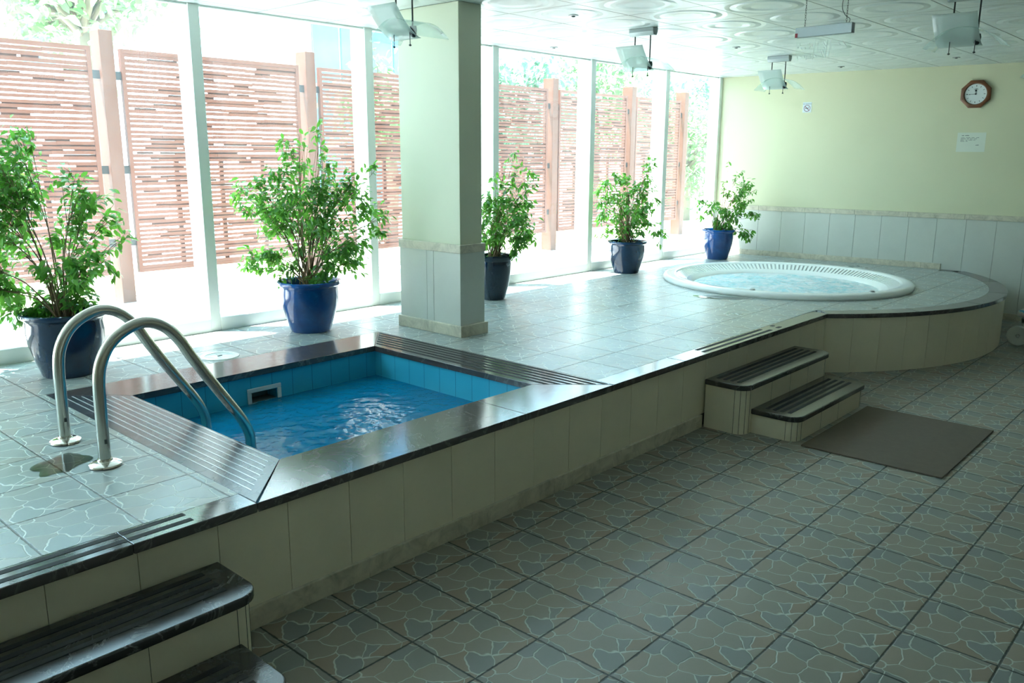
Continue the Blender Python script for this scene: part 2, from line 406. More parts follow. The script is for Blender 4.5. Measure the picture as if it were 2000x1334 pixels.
# window wall
bays = [-5.17, -3.67, -2.17, -.67, .838, 2.32, 3.81, 5.325, 6.79, 8.06]
for i in range(len(bays)-1):
    a, b = bays[i], bays[i+1]
    wn = thing('window_%d' % (i+1), (a, WY, H), None, None, None, 'structure')
    mb = MB(); mb.box(a-.04, WY, H, a+.04, WY+.19, ZC); obj('mullion', mb, 'whiteframe', wn, bevel=.004)
    if i == len(bays)-2:
        mb = MB(); mb.box(b-.03, WY, H, b+.05, WY+.15, ZC); obj('mullion', mb, 'whiteframe', wn, bevel=.004)
    mb = MB(); mb.box(a+.04, WY-.005, H-.02, b-.04, WY+.14, H+.095); obj('bottom_rail', mb, 'whiteframe', wn, bevel=.004)
    mb = MB(); mb.box(a+.04, WY+.015, ZC-.014, b-.04, WY+.06, ZC); obj('top_rail', mb, 'whiteframe', wn, bevel=.003)
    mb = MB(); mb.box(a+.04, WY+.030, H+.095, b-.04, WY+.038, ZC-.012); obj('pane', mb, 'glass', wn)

# pillar
PX0, PX1, PY0, PY1 = 1.927, 2.142, 1.534, 2.15
pil = thing('wall_pillar', (PX0, PY0, H), None, None, None, 'structure')
pil['label'] = 'square cream pillar with pale stone lower panels beside the pool'
mb = MB(); mb.box(PX0, PY0, 1.1, PX1, PY1, ZC); obj('pillar_shaft', mb, 'pillarpaint', pil, bevel=.003)
mb = MB(); mb.box(PX0-.006, PY0-.006, H, PX1+.006, PY1+.006, 1.12); obj('grout_core', mb, 'palegrout', pil)
mb = MB()
for a, b in ((PY0-.014, 1.795), (1.797, 1.868), (1.870, PY1+.014)): mb.box(PX0-.014, a, H+.05, PX0-.004, b, 1.10)
mb.box(PX1+.004, PY0-.014, H+.05, PX1+.014, PY1+.014, 1.10)
mb.box(PX0-.0139, PY0-.0141, H+.05, PX1+.0139, PY0-.004, 1.10); mb.box(PX0-.013, PY1+.004, H+.05, PX1+.013, PY1+.0141, 1.10)
obj('stone_panel', mb, 'wains', pil, bevel=.0015)
mb = MB(); mb.box(PX0-.02, PY0-.02, 1.095, PX1+.02, PY1+.02, 1.155); obj('cap_band', mb, 'trav', pil, bevel=.004)
mb = MB(); mb.box(PX0-.03, PY0-.035, H, PX1+.03, PY1+.03, H+.082); obj('plinth', mb, 'trav', pil, bevel=.004)

# ------------------------------------------------------------------ raised platform
AC = (6.52, 1.65); AR = 2.5
PXa, PXb, PYa, PYb = -.637, 1.63, .0, 2.09        # outside of the pool coping
QXa, QXb, QYa, QYb = -.335, 1.33, .32, 1.757      # inside of the pool
TC = (6.17, 1.075); TR = 1.235                    # hot tub
plat = thing('raised_platform', (XL, .0, 0), 'raised platform with stone-print tiled deck, cream riser panels and rounded far end', 'platform', None, None)
# deck with openings for the pool and the tub
bm = bmesh.new()
def loop(pts):
    vs = [bm.verts.new((x, y, 0)) for x, y in pts]; return [bm.edges.new((vs[i], vs[(i+1) % len(vs)])) for i in range(len(vs))]
ri = AR-.15
ai = math.atan2(.13-AC[1], -math.sqrt(ri**2-(AC[1]-.13)**2))
ae = math.atan2(.12-AC[1], math.sqrt(ri**2-(AC[1]-.12)**2))
inner = arc(AC[0], AC[1], ri, ai, ae, 60) if ai < ae else arc(AC[0], AC[1], ri, ai-2*PI, ae, 60)
xw = lambda y: WXC+.0886*(WY-y)
outer = [(XL+.01, .125)]+[(PXa, .125), (PXa, PYb), (PXb, PYb), (PXb, .125)]+[p for p in inner]+[(xw(.12)-.001, .12), (xw(WY)-.001, WY+.02), (XL+.01, WY+.02)]
es = loop(outer)+loop(arc(TC[0], TC[1], TR-.03, 0, 2*PI, 72)[:-1])
bmesh.ops.triangle_fill(bm, use_beauty=True, edges=es)
r = bmesh.ops.extrude_face_region(bm, geom=list(bm.faces))
for v in [g for g in r['geom'] if isinstance(g, bmesh.types.BMVert)]: v.co.z = -.03
mb = MB(); bm.verts.index_update()
mb.add([(v.co.x, v.co.y, H+v.co.z) for v in bm.verts], [tuple(v.index for v in f.verts) for f in bm.faces]); bm.free()
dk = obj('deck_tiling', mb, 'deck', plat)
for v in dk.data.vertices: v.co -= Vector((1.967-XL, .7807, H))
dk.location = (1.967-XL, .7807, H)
# marble nosing slabs along the straight front
def slab(x0, x1): m = MB(); m.box(x0+.0008, -.012, H-.036, x1-.0008, .125, H+.001); return obj('nosing_slab', m, 'brownmarble', plat, bevel=.004)
xs = [-5.19, -4.2, -3.15, -2.1, -1.1, PXa]
sl = [slab(a, b) for a, b in zip(xs, xs[1:])]+[slab(a, b) for a, b in ((PXb, 2.4), (2.4, 3.45), (3.45, 4.66))]
def grit(p, x0, x1, y): m = MB(); m.box(x0, y, H, x1, y+.026, H+.0022); obj('anti_slip_strip', m, 'grit', p)
for p, x0, x1 in ((sl[3], -2.1, -1.103), (sl[4], -1.097, -.87), (sl[6], 2.70, 3.447)):
    grit(p, x0, x1, .022); grit(p, x0+.02 if x0 > 0 else x0, x1, .082)
grit(sl[7], 2.72+.733, 3.70, .022); grit(sl[7], 3.453, 3.66, .082); grit(sl[7], 3.80, 3.86, .022); grit(sl[7], 3.83, 3.87, .082)
# curved kerb
a0 = math.atan2(-.012-AC[1], -math.sqrt((AR+.012)**2-(AC[1]+.012)**2)); a1 = math.atan2(-.075-AC[1], math.sqrt(AR**2-(AC[1]+.075)**2))
def ringsec(mb, r0, r1, z0, z1, b0, b1, n):
    o = arc(AC[0], AC[1], r1, b0, b1, n); i = arc(AC[0], AC[1], r0, b0, b1, n)
    m = n+1; vs = [(x, y, z) for z in (z0, z1) for L in (o, i) for x, y in L]
    fs = []
    for k in range(n):
        fs += [(k, k+1, 2*m+k+1, 2*m+k), (m+k, 3*m+k, 3*m+k+1, m+k+1), (2*m+k, 2*m+k+1, 3*m+k+1, 3*m+k), (k, m+k, m+k+1, k+1)]
    fs += [(0, 2*m, 3*m, m), (n, m+n, 3*m+n, 2*m+n)]
    mb.add(vs, fs)
nk = 5
for k in range(nk):
    m = MB(); b0 = a0+(a1-a0)*k/nk+.0004; b1 = a0+(a1-a0)*(k+1)/nk-.0004
    ringsec(m, AR-.15, AR+.012, H-.036, H+.001, b0, b1, 14); obj('kerb_slab', m, 'brownmarble', plat, bevel=.004, smooth='auto')
m = MB(); m.box(8.19, -.05, H-.036, 8.335, .16, H+.001); obj('kerb_slab', m, 'brownmarble', plat, bevel=.004)
# riser cladding
m = MB(); m.box(XL+.01, .016, 0, 4.74, .05, H-.034); ringsec(m, AR-.05, AR-.016, 0, H-.034, a0+.004, a1-.002, 60); obj('riser_backing', m, 'grout', plat)
m = MB(); x = .082-.2915*18
while x < 4.62:
    b = min(x+.2915, 4.662)
    if b > XL+.03: m.box(max(x, XL+.01)+.0012, .004, .088, b-.0012, .018, H-.036)
    x += .2915
obj('riser_panel', m, 'riser', plat, bevel=.001)
m = MB(); na = 17
for k in range(na):
    b0 = a0-.006+(a1-a0+.004)*k/na; b1 = a0-.006+(a1-a0+.004)*(k+1)/na
    ringsec(m, AR-.02, AR-.004, .0, H-.036, b0+.0005, b1-.0005, 5)
obj('curved_riser_panel', m, 'riser', plat)
m = MB()
for x in [-.75+.62*i for i in range(-7, 6)]:
    a, b = max(x, XL+.01), min(x+.62, 2.66)
    if b-a > .02: m.box(a+.0008, -.012, 0, b-.0008, .017, .088)
obj('skirting', m, 'trav', plat, bevel=.003)

# ------------------------------------------------------------------ plunge pool
pool = thing('plunge_pool', (PXa, PYa, H), 'small square blue-tiled plunge pool sunk in the raised platform', 'pool')
ZB = -.55
m = MB()
t = .12
m.box(QXa-t, QYa-t, ZB, QXa, QYb+t, H-.034); m.box(QXb, QYa-t, ZB, QXb+t, QYb+t, H-.034)
m.box(QXa, QYa-t, ZB, QXb, QYa, H-.034); m.box(QXa-t, QYa-t, ZB-t, QXb+t, QYb+t, ZB)
SX0, SX1, SZ0, SZ1 = .383, .560, .298, .364      # skimmer mouth opening
m.box(QXa, QYb, ZB, SX0, QYb+t, H-.034); m.box(SX1, QYb, ZB, QXb, QYb+t, H-.034); m.box(SX0, QYb, ZB, SX1, QYb+t, SZ0); m.box(SX0, QYb, SZ1, SX1, QYb+t, H-.034)
obj('basin', m, 'bluetile', pool)
def coping(axis, o, i, e0o, e1o, e0i, e1i, grooves, sub=()):
    """slab between outer line o and inner line i, ends mitred; grooves run lengthwise"""
    prof = [(o, H-.036), (o, H+.001)]
    if grooves:
        n = grooves; w = (i-o)
        for k in range(n):
            c = o+w*(k+.8)/(n+.6); g = w*.055; q = w*.02
            prof += [(c-g-q, H+.001), (c-g, H-.006), (c+g, H-.006), (c+g+q, H+.001)]
    prof += [(i, H+.001), (i, H-.036)]
    vs = []
    for q, z in prof:
        f = (q-o)/(i-o)
        for e in (e0o+(e0i-e0o)*f, e1o+(e1i-e1o)*f): vs.append((q, e, z) if axis == 'y' else (e, q, z))
    n = len(prof); fs = [(2*k, 2*k+1, 2*((k+1) % n)+1, 2*((k+1) % n)) for k in range(n)]
    fs += [tuple(2*k for k in range(n)), tuple(2*k+1 for k in range(n))[::-1]]
    return MB().add(vs, fs)
e = .0008
qx0, qx1, qy0, qy1 = QXa+.012, QXb-.012, QYa+.012, QYb-.012
def coping_line(slab_, name, mat, xo, xi, fs, w, m0=.0, m1=.0):
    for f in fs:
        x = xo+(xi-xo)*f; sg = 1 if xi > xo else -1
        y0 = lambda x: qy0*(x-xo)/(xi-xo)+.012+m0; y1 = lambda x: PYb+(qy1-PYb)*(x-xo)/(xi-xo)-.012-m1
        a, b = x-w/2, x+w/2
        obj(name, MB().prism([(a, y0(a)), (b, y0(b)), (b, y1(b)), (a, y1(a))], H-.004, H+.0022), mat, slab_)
cl_ = obj('coping_slab', coping('y', PXa, qx0, .0+e, PYb-e, qy0+e, qy1-e, 0), 'skymarble', pool, bevel=.002)
coping_line(cl_, 'groove_glint_line', 'coping_line', PXa, qx0, [.16+.113*k for k in range(8)], .0055, .05, .03)  # thin pale strips drawn in place of the glints along grooves
cr_ = obj('coping_slab', coping('y', PXb, qx1, .0+e, PYb-e, qy0+e, qy1-e, 0), 'brownmarble', pool, bevel=.002)
coping_line(cr_, 'anti_slip_strip', 'grit', PXb, qx1, [.07+.148*k for k in range(6)], .022)
obj('coping_slab', coping('x', PYb, qy1, PXa+e, PXb-e, qx0+e, qx1-e, 0), 'brownmarble', pool, bevel=.002)
xj = .874
fo = -.012
obj('coping_slab', coping('x', fo, qy0, PXa+e, xj-e, qx0+e, xj-e, 0), 'brownmarble', pool, bevel=.003)
obj('coping_slab', coping('x', fo, qy0, xj+e, PXb-e, xj+e, qx1-e, 0), 'brownmarble', pool, bevel=.003)
m = MB(); y0 = QYb-.010
fr = .027
m.box(SX0-fr, y0, SZ0-fr, SX1+fr, QYb, SZ0); m.box(SX0-fr, y0, SZ1, SX1+fr, QYb, SZ1+fr); m.box(SX0-fr, y0, SZ0, SX0, QYb, SZ1); m.box(SX1, y0, SZ0, SX1+fr, QYb, SZ1)
sk = obj('skimmer_frame', m, 'whiteplastic', pool, bevel=.004)
m = MB(); m.box(SX0-.004, QYb+.004, SZ0-.004, SX1+.004, QYb+.115, SZ0+.002); m.box(SX0-.004, QYb+.11, SZ0, SX1+.004, QYb+.118, SZ1); m.box(SX0-.004, QYb+.004, SZ1-.002, SX1+.004, QYb+.115, SZ1+.004)
obj('skimmer_throat', m, 'throat', sk)
# water
WZ = .298
def wz(x, y):
    a = noise.noise(Vector((x*13, y*13, 3.1)))*.40+noise.noise(Vector((x*31, y*31, 8.7)))*.32
    k = max(0, 1-math.hypot((x-.66), (y-.98))/.58)*1.1+max(0, 1-math.hypot((x-.0), (y-.75))/.40)*.5
    return WZ+a*(.0020+.0165*k)
m = MB().grid(lambda u, v: (QXa+.001+(QXb-QXa-.002)*u, QYa+.001+(QYb-QYa-.002)*v, wz(QXa+(QXb-QXa)*u, QYa+(QYb-QYa)*v)), 150, 130)
tag(obj('pool_water', m, 'water', None, (.5, 1, WZ), smooth=True), 'rippling blue water filling the small square pool', 'water', None, 'stuff')

# stainless handrails
def handrail(y, label):
    t = thing('pool_handrail', (-.855, y, H), label, 'handrail', 'steel handrails of the pool')
    P = [(-.856, .502), (-.853, .70), (-.848, .86), (-.828, .945), (-.783, 1.015), (-.712, 1.062), (-.637, 1.077), (-.562, 1.05), (-.50, .985), (-.44, .885), (-.36, .760), (-.28, .64), (-.228, .56), (-.196, .49), (-.186, .42), (-.186, .2), (-.186, -.15)]
    m = MB().tube(catmull([(x, y, z) for x, z in P], 6), .0245, 18); obj('rail_tube', m, 'steel', t, smooth='auto')
    m = MB().lathe([(.0, 0), (.063, 0), (.066, .004), (.064, .010), (.050, .018), (.031, .022), (.028, .030), (.0, .030)], (-.856, y, H+.001), 36)
    obj('base_flange', m, 'flange', t, smooth='auto')
    m = MB().box(-.860, y-.028, H+.10, -.850, y-.022, H+.118); obj('grub_screw', m, 'darkmetal', t)
    return t
handrail(1.222, 'farther curved steel handrail, its foot flange nearer the big planter')
handrail(.797, 'nearer curved steel handrail, in front of the other one')

# deck inspection lid
t = thing('skimmer_lid', (.45, 2.20, H), 'flat white round cover let into the tiles behind the pool edge', 'lid')
m = MB().lathe([(0, .004), (.085, .004), (.088, .002), (.092, .002), (.094, .006), (.118, .006), (.122, 0)], (.45, 2.225, H), 40); obj('cover_plate', m, 'acrylic', t, smooth='auto')
m = MB().box(.435, 2.220, H+.004, .465, 2.230, H+.007); obj('finger_slot', m, 'darkmetal', t)

# ------------------------------------------------------------------ hot tub
tub = thing('hot_tub', (TC[0], TC[1], H), 'round white hot tub sunk into the far end of the raised platform', 'hot tub')
prof = [(TR-.03, -.35), (TR-.03, -.01), (TR, 0), (TR+.004, .02), (TR-.004, .042), (TR-.03, .054), (TR-.07, .056), (1.125, .054), (1.108, .046), (1.10, .036)]
m = MB().lathe(prof, (TC[0], TC[1], H), 96); obj('rim', m, 'acrylic', tub, smooth=True)
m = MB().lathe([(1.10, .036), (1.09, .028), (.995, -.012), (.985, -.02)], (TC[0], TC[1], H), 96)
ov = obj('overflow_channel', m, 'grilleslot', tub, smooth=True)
ns = 150; m = MB()
for k in range(ns):
    a = 2*PI*k/ns; hw = .013
    ca, sa = math.cos(a), math.sin(a)
    def T(r, q, z, ca=ca, sa=sa): return (TC[0]+r*ca-q*sa, TC[1]+r*sa+q*ca, H+z)
    m.add([T(1.103, -hw*1.05, .040), T(1.103, hw*1.05, .040), T(.988, hw*.95, -.006), T(.988, -hw*.95, -.006), T(1.103, -hw*1.05, .026), T(1.103, hw*1.05, .026), T(.988, hw*.95, -.022), T(.988, -hw*.95, -.022)],
          [(0, 1, 2, 3), (4, 7, 6, 5), (0, 3, 7, 4), (1, 5, 6, 2), (0, 4, 5, 1), (2, 6, 7, 3)])
obj('overflow_grille', m, 'acrylic', tub)
m = MB().lathe([(.99, -.006), (.975, -.014), (.945, -.03), (.915, -.06), (.88, -.12), (.85, -.26), (.60, -.42), (0, -.44)], (TC[0], TC[1], H), 96); obj('bowl', m, 'acrylic', tub, smooth=True)
for a in (-1.97, -2.96):
    x, y = TC[0]+1.14*math.cos(a), TC[1]+1.14*math.sin(a)
    m = MB().lathe([(.0, .012), (.020, .012), (.026, .006), (.028, 0)], (x, y, H+.055), 20); obj('air_knob', m, 'jetgrey', tub, smooth='auto')
def tz(x, y):
    a = noise.noise(Vector((x*6, y*6, 1.1)))*.5+noise.noise(Vector((x*15, y*15, 4)))*.5
    return -.048+a*.022
m = MB(); nr, nt = 36, 120; vs = [(TC[0], TC[1], H+tz(0, 0))]
for i in range(1, nr+1):
    for j in range(nt):
        r = .918*i/nr; a = 2*PI*j/nt; x, y = r*math.cos(a), r*math.sin(a); f = 1 if i < nr-2 else .3
        vs.append((TC[0]+x, TC[1]+y, H-.048+(tz(x, y)+.048)*f))
fs = [(0, 1+j, 1+(j+1) % nt) for j in range(nt)]
for i in range(nr-1):
    for j in range(nt): fs.append((1+i*nt+j, 1+(i+1)*nt+j, 1+(i+1)*nt+(j+1) % nt, 1+i*nt+(j+1) % nt))
m.add(vs, fs)
tag(obj('hot_tub_water', m, 'foam', None, (TC[0], TC[1], H), smooth=True), 'pale blue bubbling water churning in the round hot tub', 'water', None, 'stuff')

# puddles left on the tiles
def puddle(c, z, rx, ry, ang, seed, label, mat='puddle'):
    m = MB(); n = 40; P = []
    for k in range(n):
        a = 2*PI*k/n; q = 1+.45*noise.noise(Vector((math.cos(a)*1.4+seed, math.sin(a)*1.4, seed*2)))
        x, y = rx*q*math.cos(a), ry*q*math.sin(a); P.append((c[0]+x*math.cos(ang)-y*math.sin(ang), c[1]+x*math.sin(ang)+y*math.cos(ang)))
    m.add([(x, y, z+.0022) for x, y in P], [tuple(range(n))])
    tag(obj('water_puddle', m, mat, None, (c[0], c[1], z), smooth=False), label, 'puddle', 'puddles on the tiles')
puddle((4.76, 1.05), H, .10, .26, .5, 2.3, 'wet puddle on the deck tiles at the near side of the round tub')
puddle((-.97, .95), H, .13, .09, .7, 5.1, 'wet puddle on the tiles beside the two handrail feet')


# ------------------------------------------------------------------ steps
def rpoly(x0, x1, y0, y1, r, n=8):
    """front corners (towards -y) rounded"""
    return arc(x0+r, y0+r, r, PI, 1.5*PI, n)+arc(x1-r, y0+r, r, 1.5*PI, 2*PI, n)+[(x1, y1), (x0, y1)]
def steps(label, ox):
    t = thing('step_unit', (ox+2.66, 0, 0), label, 'steps', 'two-step stairs up to the platform')
    for (x0, x1, y0, y1, zt, r) in ((2.66, 4.03, -.315, -.013, .334, .085), (2.765, 3.945, -.625, -.3005, .167, .085)):
        m = MB().prism([(ox+a, b) for a, b in rpoly(x0+.018, x1-.018, y0+.018, y1, r-.012)], 0, zt-.036)
        bd = obj('step_block', m, 'riser', t, smooth='auto')
        for side, cx in ((0, x0+.018+r-.012), (1, x1-.018-r+.012)):
            cyy = y0+.018+r-.012
            for q in (0, .33, .66, 1):
                a = (PI+q*PI/2) if side == 0 else (1.5*PI+q*PI/2)
                x, y = cx+(r-.012)*math.cos(a), cyy+(r-.012)*math.sin(a)
                obj('grout_seam', MB().tube([(ox+x, y, .002), (ox+x, y, zt-.038)], .0016, 5), 'grout', bd)
        xx = x0+.4
        while xx < x1-.2: obj('grout_seam', MB().tube([(ox+xx, y0+.018, .002), (ox+xx, y0+.018, zt-.038)], .0011, 5), 'grout', bd); xx += .29
        m = MB().prism([(ox+a, b) for a, b in rpoly(x0, x1, y0, y1, r)], zt-.036, zt); tr = obj('tread', m, 'blackmarble', t, bevel=.007, seg=3)
        for k in range(4):
            y = y0+.088+k*.05
            m = MB().box(ox+x0+.075, y, zt-.002, ox+x1-.085, y+.022, zt+.0018); obj('anti_slip_strip', m, 'grit', tr)
    return t
s1 = steps('dark marble-topped two-step stair beside the brown mat', 0)
dup(s1, (-4.84, 0, 0), 'dark marble-topped two-step stair in the near corner, partly cut off')

m = MB().prism([(2.752, -.655), (2.768, -1.475), (3.908, -1.470), (3.895, -.650)], .0006, .010)
tag(obj('floor_mat', m, 'mat', None, (3.3, -1.06, 0), bevel=.003), 'rectangular brown mat on the floor at the foot of the steps', 'mat')

# ------------------------------------------------------------------ potted ficus trees
CR = Vector((rt.x, rt.y, 0)).normalized(); CF = Vector((-CR.y, CR.x, 0))
def add_leaf(m, p, d, nrm, L, W):
    d = d.normalized(); s = d.cross(nrm)
    if s.length < 1e-4: s = d.orthogonal()
    s.normalize(); n = s.cross(d).normalized()
    if n.z < 0: n = -n
    a = p; b1 = p+d*L*.30; b2 = p+d*L*.66-n*L*.05; c = p+d*L-n*L*.16
    v = [a, b1+s*W*.42+n*W*.12, b1, b1-s*W*.42+n*W*.12, b2+s*W*.40+n*W*.08, b2, b2-s*W*.40+n*W*.08, c]
    m.add(v, [(0, 2, 1), (0, 3, 2), (1, 2, 5, 4), (2, 3, 6, 5), (4, 5, 7), (5, 6, 7)])
def ficus(base, prof, glaze, blobs, label, leafL, seed, dens=1.0, dr=1.0, trunk=None):
    rg = random.Random(seed)
    t = thing('potted_ficus', base, label, 'potted plant', 'potted ficus plants along the windows')
    b = Vector(base)
    m = MB().lathe(prof, base, 56); obj('pot', m, glaze, t, smooth='auto')
    zr = max(z for r, z in prof); rr = prof[-1][0]
    m = MB().lathe([(0, zr-.045), (rr*.5, zr-.05), (rr+.004, zr-.056)], base, 32); obj('soil', m, 'soil', t, smooth=True)
    o = b+Vector((0, 0, zr-.05))
    mt = MB(); mf = MB()
    main = []
    for i, (dx, dz, r) in enumerate(blobs):
        dy = rg.uniform(-1, 1)*(r*.8+.05)*dr
        c = o+CR*dx+CF*dy+Vector((0, 0, dz+.05))
        if c.y > 2.88: c.y = 2.88-rg.uniform(0, .06)
        # stem from the soil to the cluster
        st = o+Vector((rg.uniform(-.05, .05), rg.uniform(-.05, .05), 0))
        hgt = max(.08, c.z-o.z)
        mid = st+(c-st)*.42+Vector((0, 0, .16*max(0, (c-st).length-.1)+.02))
        pts = catmull([st, st+(mid-st)*.5+Vector((rg.uniform(-.012, .012), rg.uniform(-.012, .012), hgt*.06)), mid, c], 5)
        r0 = .0022+.0032*min(1, r/.12)+.0012*rg.random()
        mt.tube(pts, [r0*(1-.7*k/(len(pts)-1)) for k in range(len(pts))], 5)
        nl = max(4, int(dens*4.0*PI*r*r/(.40*leafL*leafL)))
        tips = []
        for q in range(max(2, int(nl/12))):
            dd = Vector((rg.gauss(0, 1), rg.gauss(0, 1), rg.gauss(.1, .8))).normalized()
            e = c+dd*r*rg.uniform(.6, 1.0)
            if e.y > 2.90: e.y = 2.90
            s0 = pts[rg.randint(len(pts)-5, len(pts)-1)]
            mt.tube([s0, (s0+e)/2+Vector((0, 0, .015)), e], [.0022, .0016, .0009], 4); tips.append((s0, e))
        for q in range(nl):
            s0, e = tips[q % len(tips)]
            f = rg.uniform(.25, 1.05); p = s0.lerp(e, f)+Vector((rg.gauss(0, r*.22), rg.gauss(0, r*.22), rg.gauss(0, r*.2)))
            if p.y > 2.9: p.y = 2.9
            ax = (e-s0).normalized() if (e-s0).length > 1e-4 else Vector((0, 0, 1))
            d = ax*.5+Vector((rg.gauss(0, .6), rg.gauss(0, .6), rg.gauss(-.55, .4)))
            nn = Vector((rg.gauss(0, .5), rg.gauss(0, .5), 1))
            L = leafL*rg.uniform(.7, 1.15); add_leaf(mf, p, d, nn, L, L*.46)
    if trunk:
        mt.tube([o, o+Vector((.005, .01, trunk*.5)), o+Vector((0, 0, trunk))], [.016, .013, .009], 8)
    obj('stem', mt, 'bark', t, smooth=True); obj('foliage', mf, 'leaf', t, smooth=True)
    return t
POT = lambda R, h: [(0, .0), (R*.60, 0), (R*.63, h*.03), (R*.74, h*.25), (R*.86, h*.52), (R*.90, h*.72), (R*.885, h*.84), (R*.90, h*.885), (R*.985, h*.925), (R, h*.955), (R*.985, h*.99), (R*.95, h), (R*.88, h*.985), (R*.85, h*.93), (R*.83, h*.8)]
TALL = lambda R, h: [(0, .0), (R*.56, 0), (R*.60, h*.03), (R*.78, h*.32), (R*.88, h*.6), (R*.91, h*.8), (R*.90, h*.87), (R*.99, h*.93), (R, h*.965), (R*.98, h), (R*.86, h*.985), (R*.83, h*.85)]
def px(c, k, L): return [((u-c[0])*k, (c[1]-v)*k, r*k*1.35) for u, v, r in L]
ficus((-.365, 2.475, H), POT(.235, .375), 'glazemid', px((112, 606), .0030, [(85, 262, 18), (75, 285, 26), (25, 310, 40), (60, 345, 36), (-10, 350, 50), (20, 395, 50), (60, 405, 34), (-30, 420, 50), (-45, 500, 55), (0, 470, 40), (-60, 570, 40), (-20, 560, 34), (15, 560, 24), (165, 355, 26), (150, 385, 26), (195, 385, 26), (130, 435, 20), (205, 430, 22), (170, 450, 24), (225, 475, 16), (190, 505, 26), (215, 505, 20), (155, 500, 20), (120, 470, 22), (140, 545, 28), (175, 540, 20), (95, 520, 22), (60, 590, 28), (100, 585, 30), (160, 585, 22), (25, 605, 24), (85, 612, 22), (178, 592, 10), (140, 600, 14)]),
      'bushy ficus in a dark blue pot behind the steel handrails', .062, 11, .85)
ficus((1.335, 2.505, H), POT(.232, .372), 'glaze', px((593, 545), .00373, [(633, 240, 6), (630, 262, 9), (628, 290, 11), (640, 318, 13), (562, 278, 13), (585, 270, 9), (556, 306, 15), (600, 285, 7), (548, 332, 16), (578, 330, 16), (448, 366, 9), (480, 375, 17), (512, 368, 20), (545, 375, 26), (468, 400, 12), (500, 405, 24), (545, 405, 28), (590, 385, 26), (630, 362, 22), (650, 345, 18), (675, 340, 12), (712, 325, 10), (735, 330, 9), (690, 370, 18), (660, 385, 26), (715, 385, 14), (720, 412, 20), (745, 420, 13), (735, 446, 12), (620, 410, 26), (570, 430, 26), (520, 440, 24), (645, 440, 28), (690, 465, 22), (610, 450, 22), (480, 502, 18), (505, 490, 18), (470, 515, 10), (530, 500, 22), (500, 525, 14), (650, 490, 24), (670, 505, 22), (640, 520, 20), (690, 510, 14), (705, 530, 6), (555, 515, 18), (580, 480, 18), (610, 545, 16), (545, 540, 8)]),
      'widest ficus in a bright cobalt pot between the pool and the window', .058, 12, .95)
ficus((3.262, 2.485, H), TALL(.178, .40), 'glazedark', px((950, 498), .00459, [(993, 306, 7), (1005, 318, 7), (978, 322, 6), (1018, 345, 9), (1032, 352, 8), (1004, 358, 9), (1025, 368, 5), (985, 345, 5), (975, 368, 12), (955, 362, 10), (985, 390, 18), (955, 395, 18), (1008, 402, 14), (960, 425, 22), (990, 430, 22), (1015, 435, 16), (1025, 455, 10), (1005, 462, 18), (975, 460, 20), (945, 455, 20), (1000, 482, 12), (1018, 478, 8), (955, 485, 12), (925, 400, 22), (915, 440, 24), (925, 470, 18), (900, 410, 16), (990, 505, 5), (950, 500, 10)]),
      'ficus in a tall dark navy pot half hidden behind the pillar', .062, 13, .95)
ficus((5.553, 2.63, H), POT(.218, .352), 'glazemid', px((1228, 469), .00563, [(1268, 313, 8), (1258, 318, 7), (1265, 338, 8), (1258, 352, 7), (1272, 352, 8), (1268, 372, 12), (1280, 385, 9), (1240, 365, 12), (1252, 385, 12), (1208, 348, 12), (1195, 342, 8), (1180, 356, 12), (1222, 355, 10), (1165, 372, 9), (1155, 368, 5), (1200, 375, 14), (1225, 380, 13), (1178, 390, 12), (1188, 410, 12), (1172, 422, 8), (1162, 430, 6), (1215, 405, 14), (1240, 410, 16), (1262, 405, 13), (1205, 430, 12), (1182, 446, 6), (1170, 458, 5), (1200, 448, 10), (1225, 440, 15), (1250, 435, 15), (1272, 430, 12), (1285, 445, 8), (1292, 455, 7), (1300, 462, 6), (1290, 470, 4), (1232, 460, 12), (1215, 462, 8), (1250, 455, 10)]),
      'ficus with a thick trunk in a dark blue pot in front of a mullion', .062, 14, .85, 1.0, .55)
ficus((7.40, 2.53, H), POT(.205, .372), 'glaze', px((1410, 447), .0064, [(1443, 346, 5), (1450, 336, 3), (1455, 358, 9), (1465, 362, 7), (1444, 368, 8), (1470, 370, 5), (1425, 378, 8), (1438, 385, 7), (1480, 370, 3), (1415, 350, 4), (1417, 360, 3), (1370, 396, 7), (1378, 390, 6), (1363, 408, 5), (1390, 405, 8), (1375, 422, 5), (1400, 395, 7), (1412, 405, 9), (1450, 395, 10), (1462, 402, 8), (1472, 392, 6), (1470, 412, 7), (1485, 425, 5), (1482, 418, 5), (1425, 415, 11), (1440, 418, 10), (1410, 430, 9), (1425, 435, 9), (1448, 430, 8), (1440, 448, 9), (1455, 455, 8), (1465, 452, 6), (1475, 450, 5), (1470, 463, 5), (1430, 455, 8), (1408, 443, 7), (1420, 318, 1)]),
      'smallest ficus in a cobalt blue pot at the far corner beside the round tub', .058, 15, .95)

